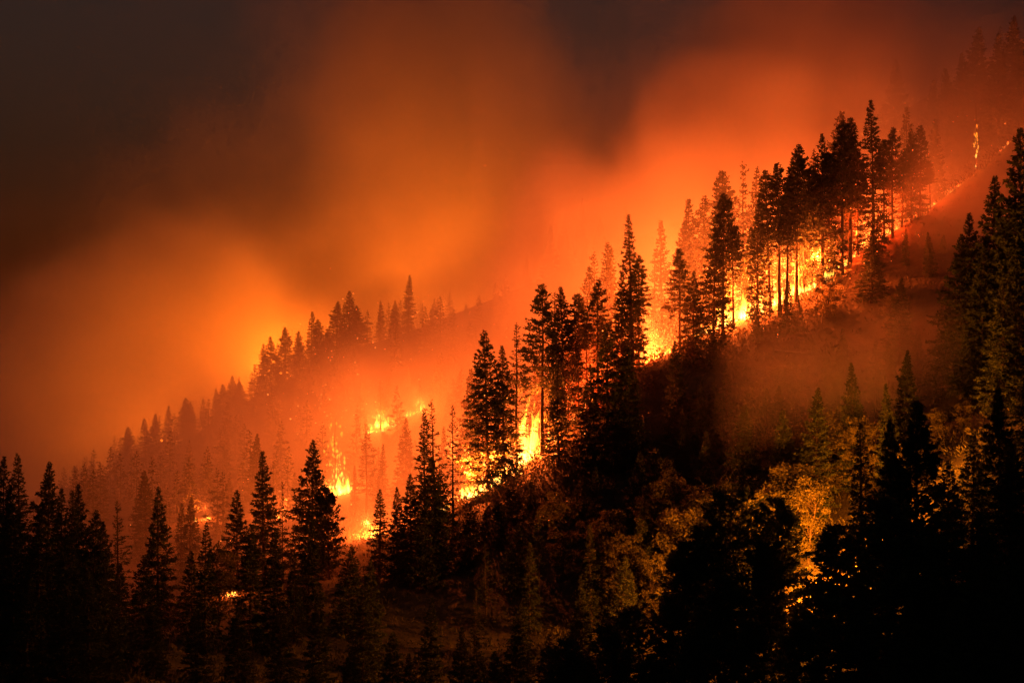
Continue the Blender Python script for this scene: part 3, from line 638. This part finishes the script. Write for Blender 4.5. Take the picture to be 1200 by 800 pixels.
# left billow, centre column
lobe(205, 435, 750, (76, 62, 60), .020, .9, .7); lobe(90, 500, 600, (80, 90, 45), .007); lobe(335, 405, 770, (58, 60, 56), .010, .9, .45)
lobe(520, 190, 730, (52, 60, 96), .016, 1.0, .6); lobe(640, 275, 700, (50, 50, 50), .012, .9, .45); lobe(455, 60, 760, (62, 66, 66), .007, 1.0, .3); lobe(280, 230, 790, (70, 70, 50), .004, 1.1, .2)
lobe(640, 400, 560, (40, 50, 30), .010); lobe(390, 500, 560, (60, 46, 28), .009); lobe(250, 520, 560, (50, 50, 26), .007)
lobe(590, 345, 640, (34, 30, 22), .014, .9, .4); lobe(690, 300, 650, (30, 30, 22), .012, .9, .4)
D += .0006 * sstep(560, 700, Y)
# thin smoke in the gully and on the dark right slope
lobe(990, 475, 326, (20, 17, 16), .016, 1.3, .2); lobe(940, 430, 350, (16, 16, 15), .007, 1.3, .2); lobe(1070, 440, 338, (20, 20, 18), .008); D *= 1 - .8 * sstep(84, 112, X) * (1 - sstep(560, 640, Y)); lobe(1165, 190, 400, (30, 26, 40), .010, .8, .3)
D += .0004 * sstep(300, 420, Y)
fade = sstep(0, 25, X - bmin[0]) * sstep(0, 25, bmax[0] - X) * sstep(0, 30, Y - bmin[1]) * sstep(0, 40, bmax[1] - Y) * sstep(0, 30, bmax[2] - Z)
for fx, fy, fz, fs in FIRES:      # smoke thinned round each fire to tame the halo of its light
    i0 = [max(0, int((v - 24 - lo) / VOX)) for v, lo in zip((fx, fy, fz), bmin)]; i1 = [int((v + 28 - lo) / VOX) + 1 for v, lo in zip((fx, fy, fz), bmin)]
    sl = tuple(slice(a_, b_) for a_, b_ in zip(i0, i1))
    D[sl] *= 1 - .97 * np.exp(-(((X[sl] - fx) ** 2 + (Y[sl] - fy) ** 2 + (Z[sl] - fz - 5) ** 2) / 9.5 ** 2))
D = np.clip(D * fade, 0, None); D[D < 2e-5] = 0; D[Hg < -8] = 0

me = bpy.data.meshes.new('smoke'); N = D.size; me.vertices.add(N)
me.vertices.foreach_set('co', np.stack([X.ravel(), Y.ravel(), Z.ravel()], 1).astype(np.float32).ravel())
at = me.attributes.new('dens', 'FLOAT', 'POINT'); at.data.foreach_set('value', D.astype(np.float32).ravel())
smoke = link('smoke', me); smoke['kind'] = 'stuff'; smoke['label'] = 'billowing wildfire smoke glowing orange over the hillside'; smoke['category'] = 'smoke'
M_smoke, nt, out = new_mat('wood_smoke')
pv = nt.nodes.new('ShaderNodeVolumePrincipled'); pv.inputs['Color'].default_value = (.80, .77, .74, 1); pv.inputs['Anisotropy'].default_value = .25
pv.inputs['Density'].default_value = 1.0
nt.links.new(pv.outputs[0], out.inputs['Volume'])
me.materials.append(M_smoke)
ng = bpy.data.node_groups.new('smoke_grid', 'GeometryNodeTree')
ng.interface.new_socket('Geometry', in_out='INPUT', socket_type='NodeSocketGeometry'); ng.interface.new_socket('Geometry', in_out='OUTPUT', socket_type='NodeSocketGeometry')
ni = ng.nodes.new('NodeGroupInput'); no = ng.nodes.new('NodeGroupOutput')
vc = ng.nodes.new('GeometryNodeVolumeCube')
vc.inputs['Min'].default_value = bmin; vc.inputs['Max'].default_value = bmax
for i, k in enumerate(('Resolution X', 'Resolution Y', 'Resolution Z')): vc.inputs[k].default_value = int(res[i])
pos = ng.nodes.new('GeometryNodeInputPosition')
def vmath(op, a, b):
    nd = ng.nodes.new('ShaderNodeVectorMath'); nd.operation = op
    ng.links.new(a, nd.inputs[0]); nd.inputs[1].default_value = b
    return nd
stp = (bmax - bmin) / (res - 1)
v1 = vmath('SUBTRACT', pos.outputs[0], tuple(bmin - .5 * stp)); v2 = vmath('DIVIDE', v1.outputs[0], tuple(stp))
v3 = ng.nodes.new('ShaderNodeVectorMath'); v3.operation = 'FLOOR'; ng.links.new(v2.outputs[0], v3.inputs[0])
v4 = vmath('DOT_PRODUCT', v3.outputs[0], (float(res[1] * res[2]), float(res[2]), 1.0))
si = ng.nodes.new('GeometryNodeSampleIndex'); si.data_type = 'FLOAT'; si.domain = 'POINT'; si.clamp = True
na = ng.nodes.new('GeometryNodeInputNamedAttribute'); na.data_type = 'FLOAT'; na.inputs[0].default_value = 'dens'
ng.links.new(ni.outputs[0], si.inputs['Geometry']); ng.links.new(na.outputs[0], si.inputs['Value'])
fi = ng.nodes.new('FunctionNodeFloatToInt'); fi.rounding_mode = 'ROUND'
ng.links.new(v4.outputs['Value'], fi.inputs[0]); ng.links.new(fi.outputs[0], si.inputs['Index'])
ng.links.new(si.outputs['Value'], vc.inputs['Density'])
sm = ng.nodes.new('GeometryNodeSetMaterial'); sm.inputs['Material'].default_value = M_smoke
ng.links.new(vc.outputs[0], sm.inputs['Geometry']); ng.links.new(sm.outputs[0], no.inputs[0])
md = smoke.modifiers.new('smoke_grid', 'NODES'); md.node_group = ng
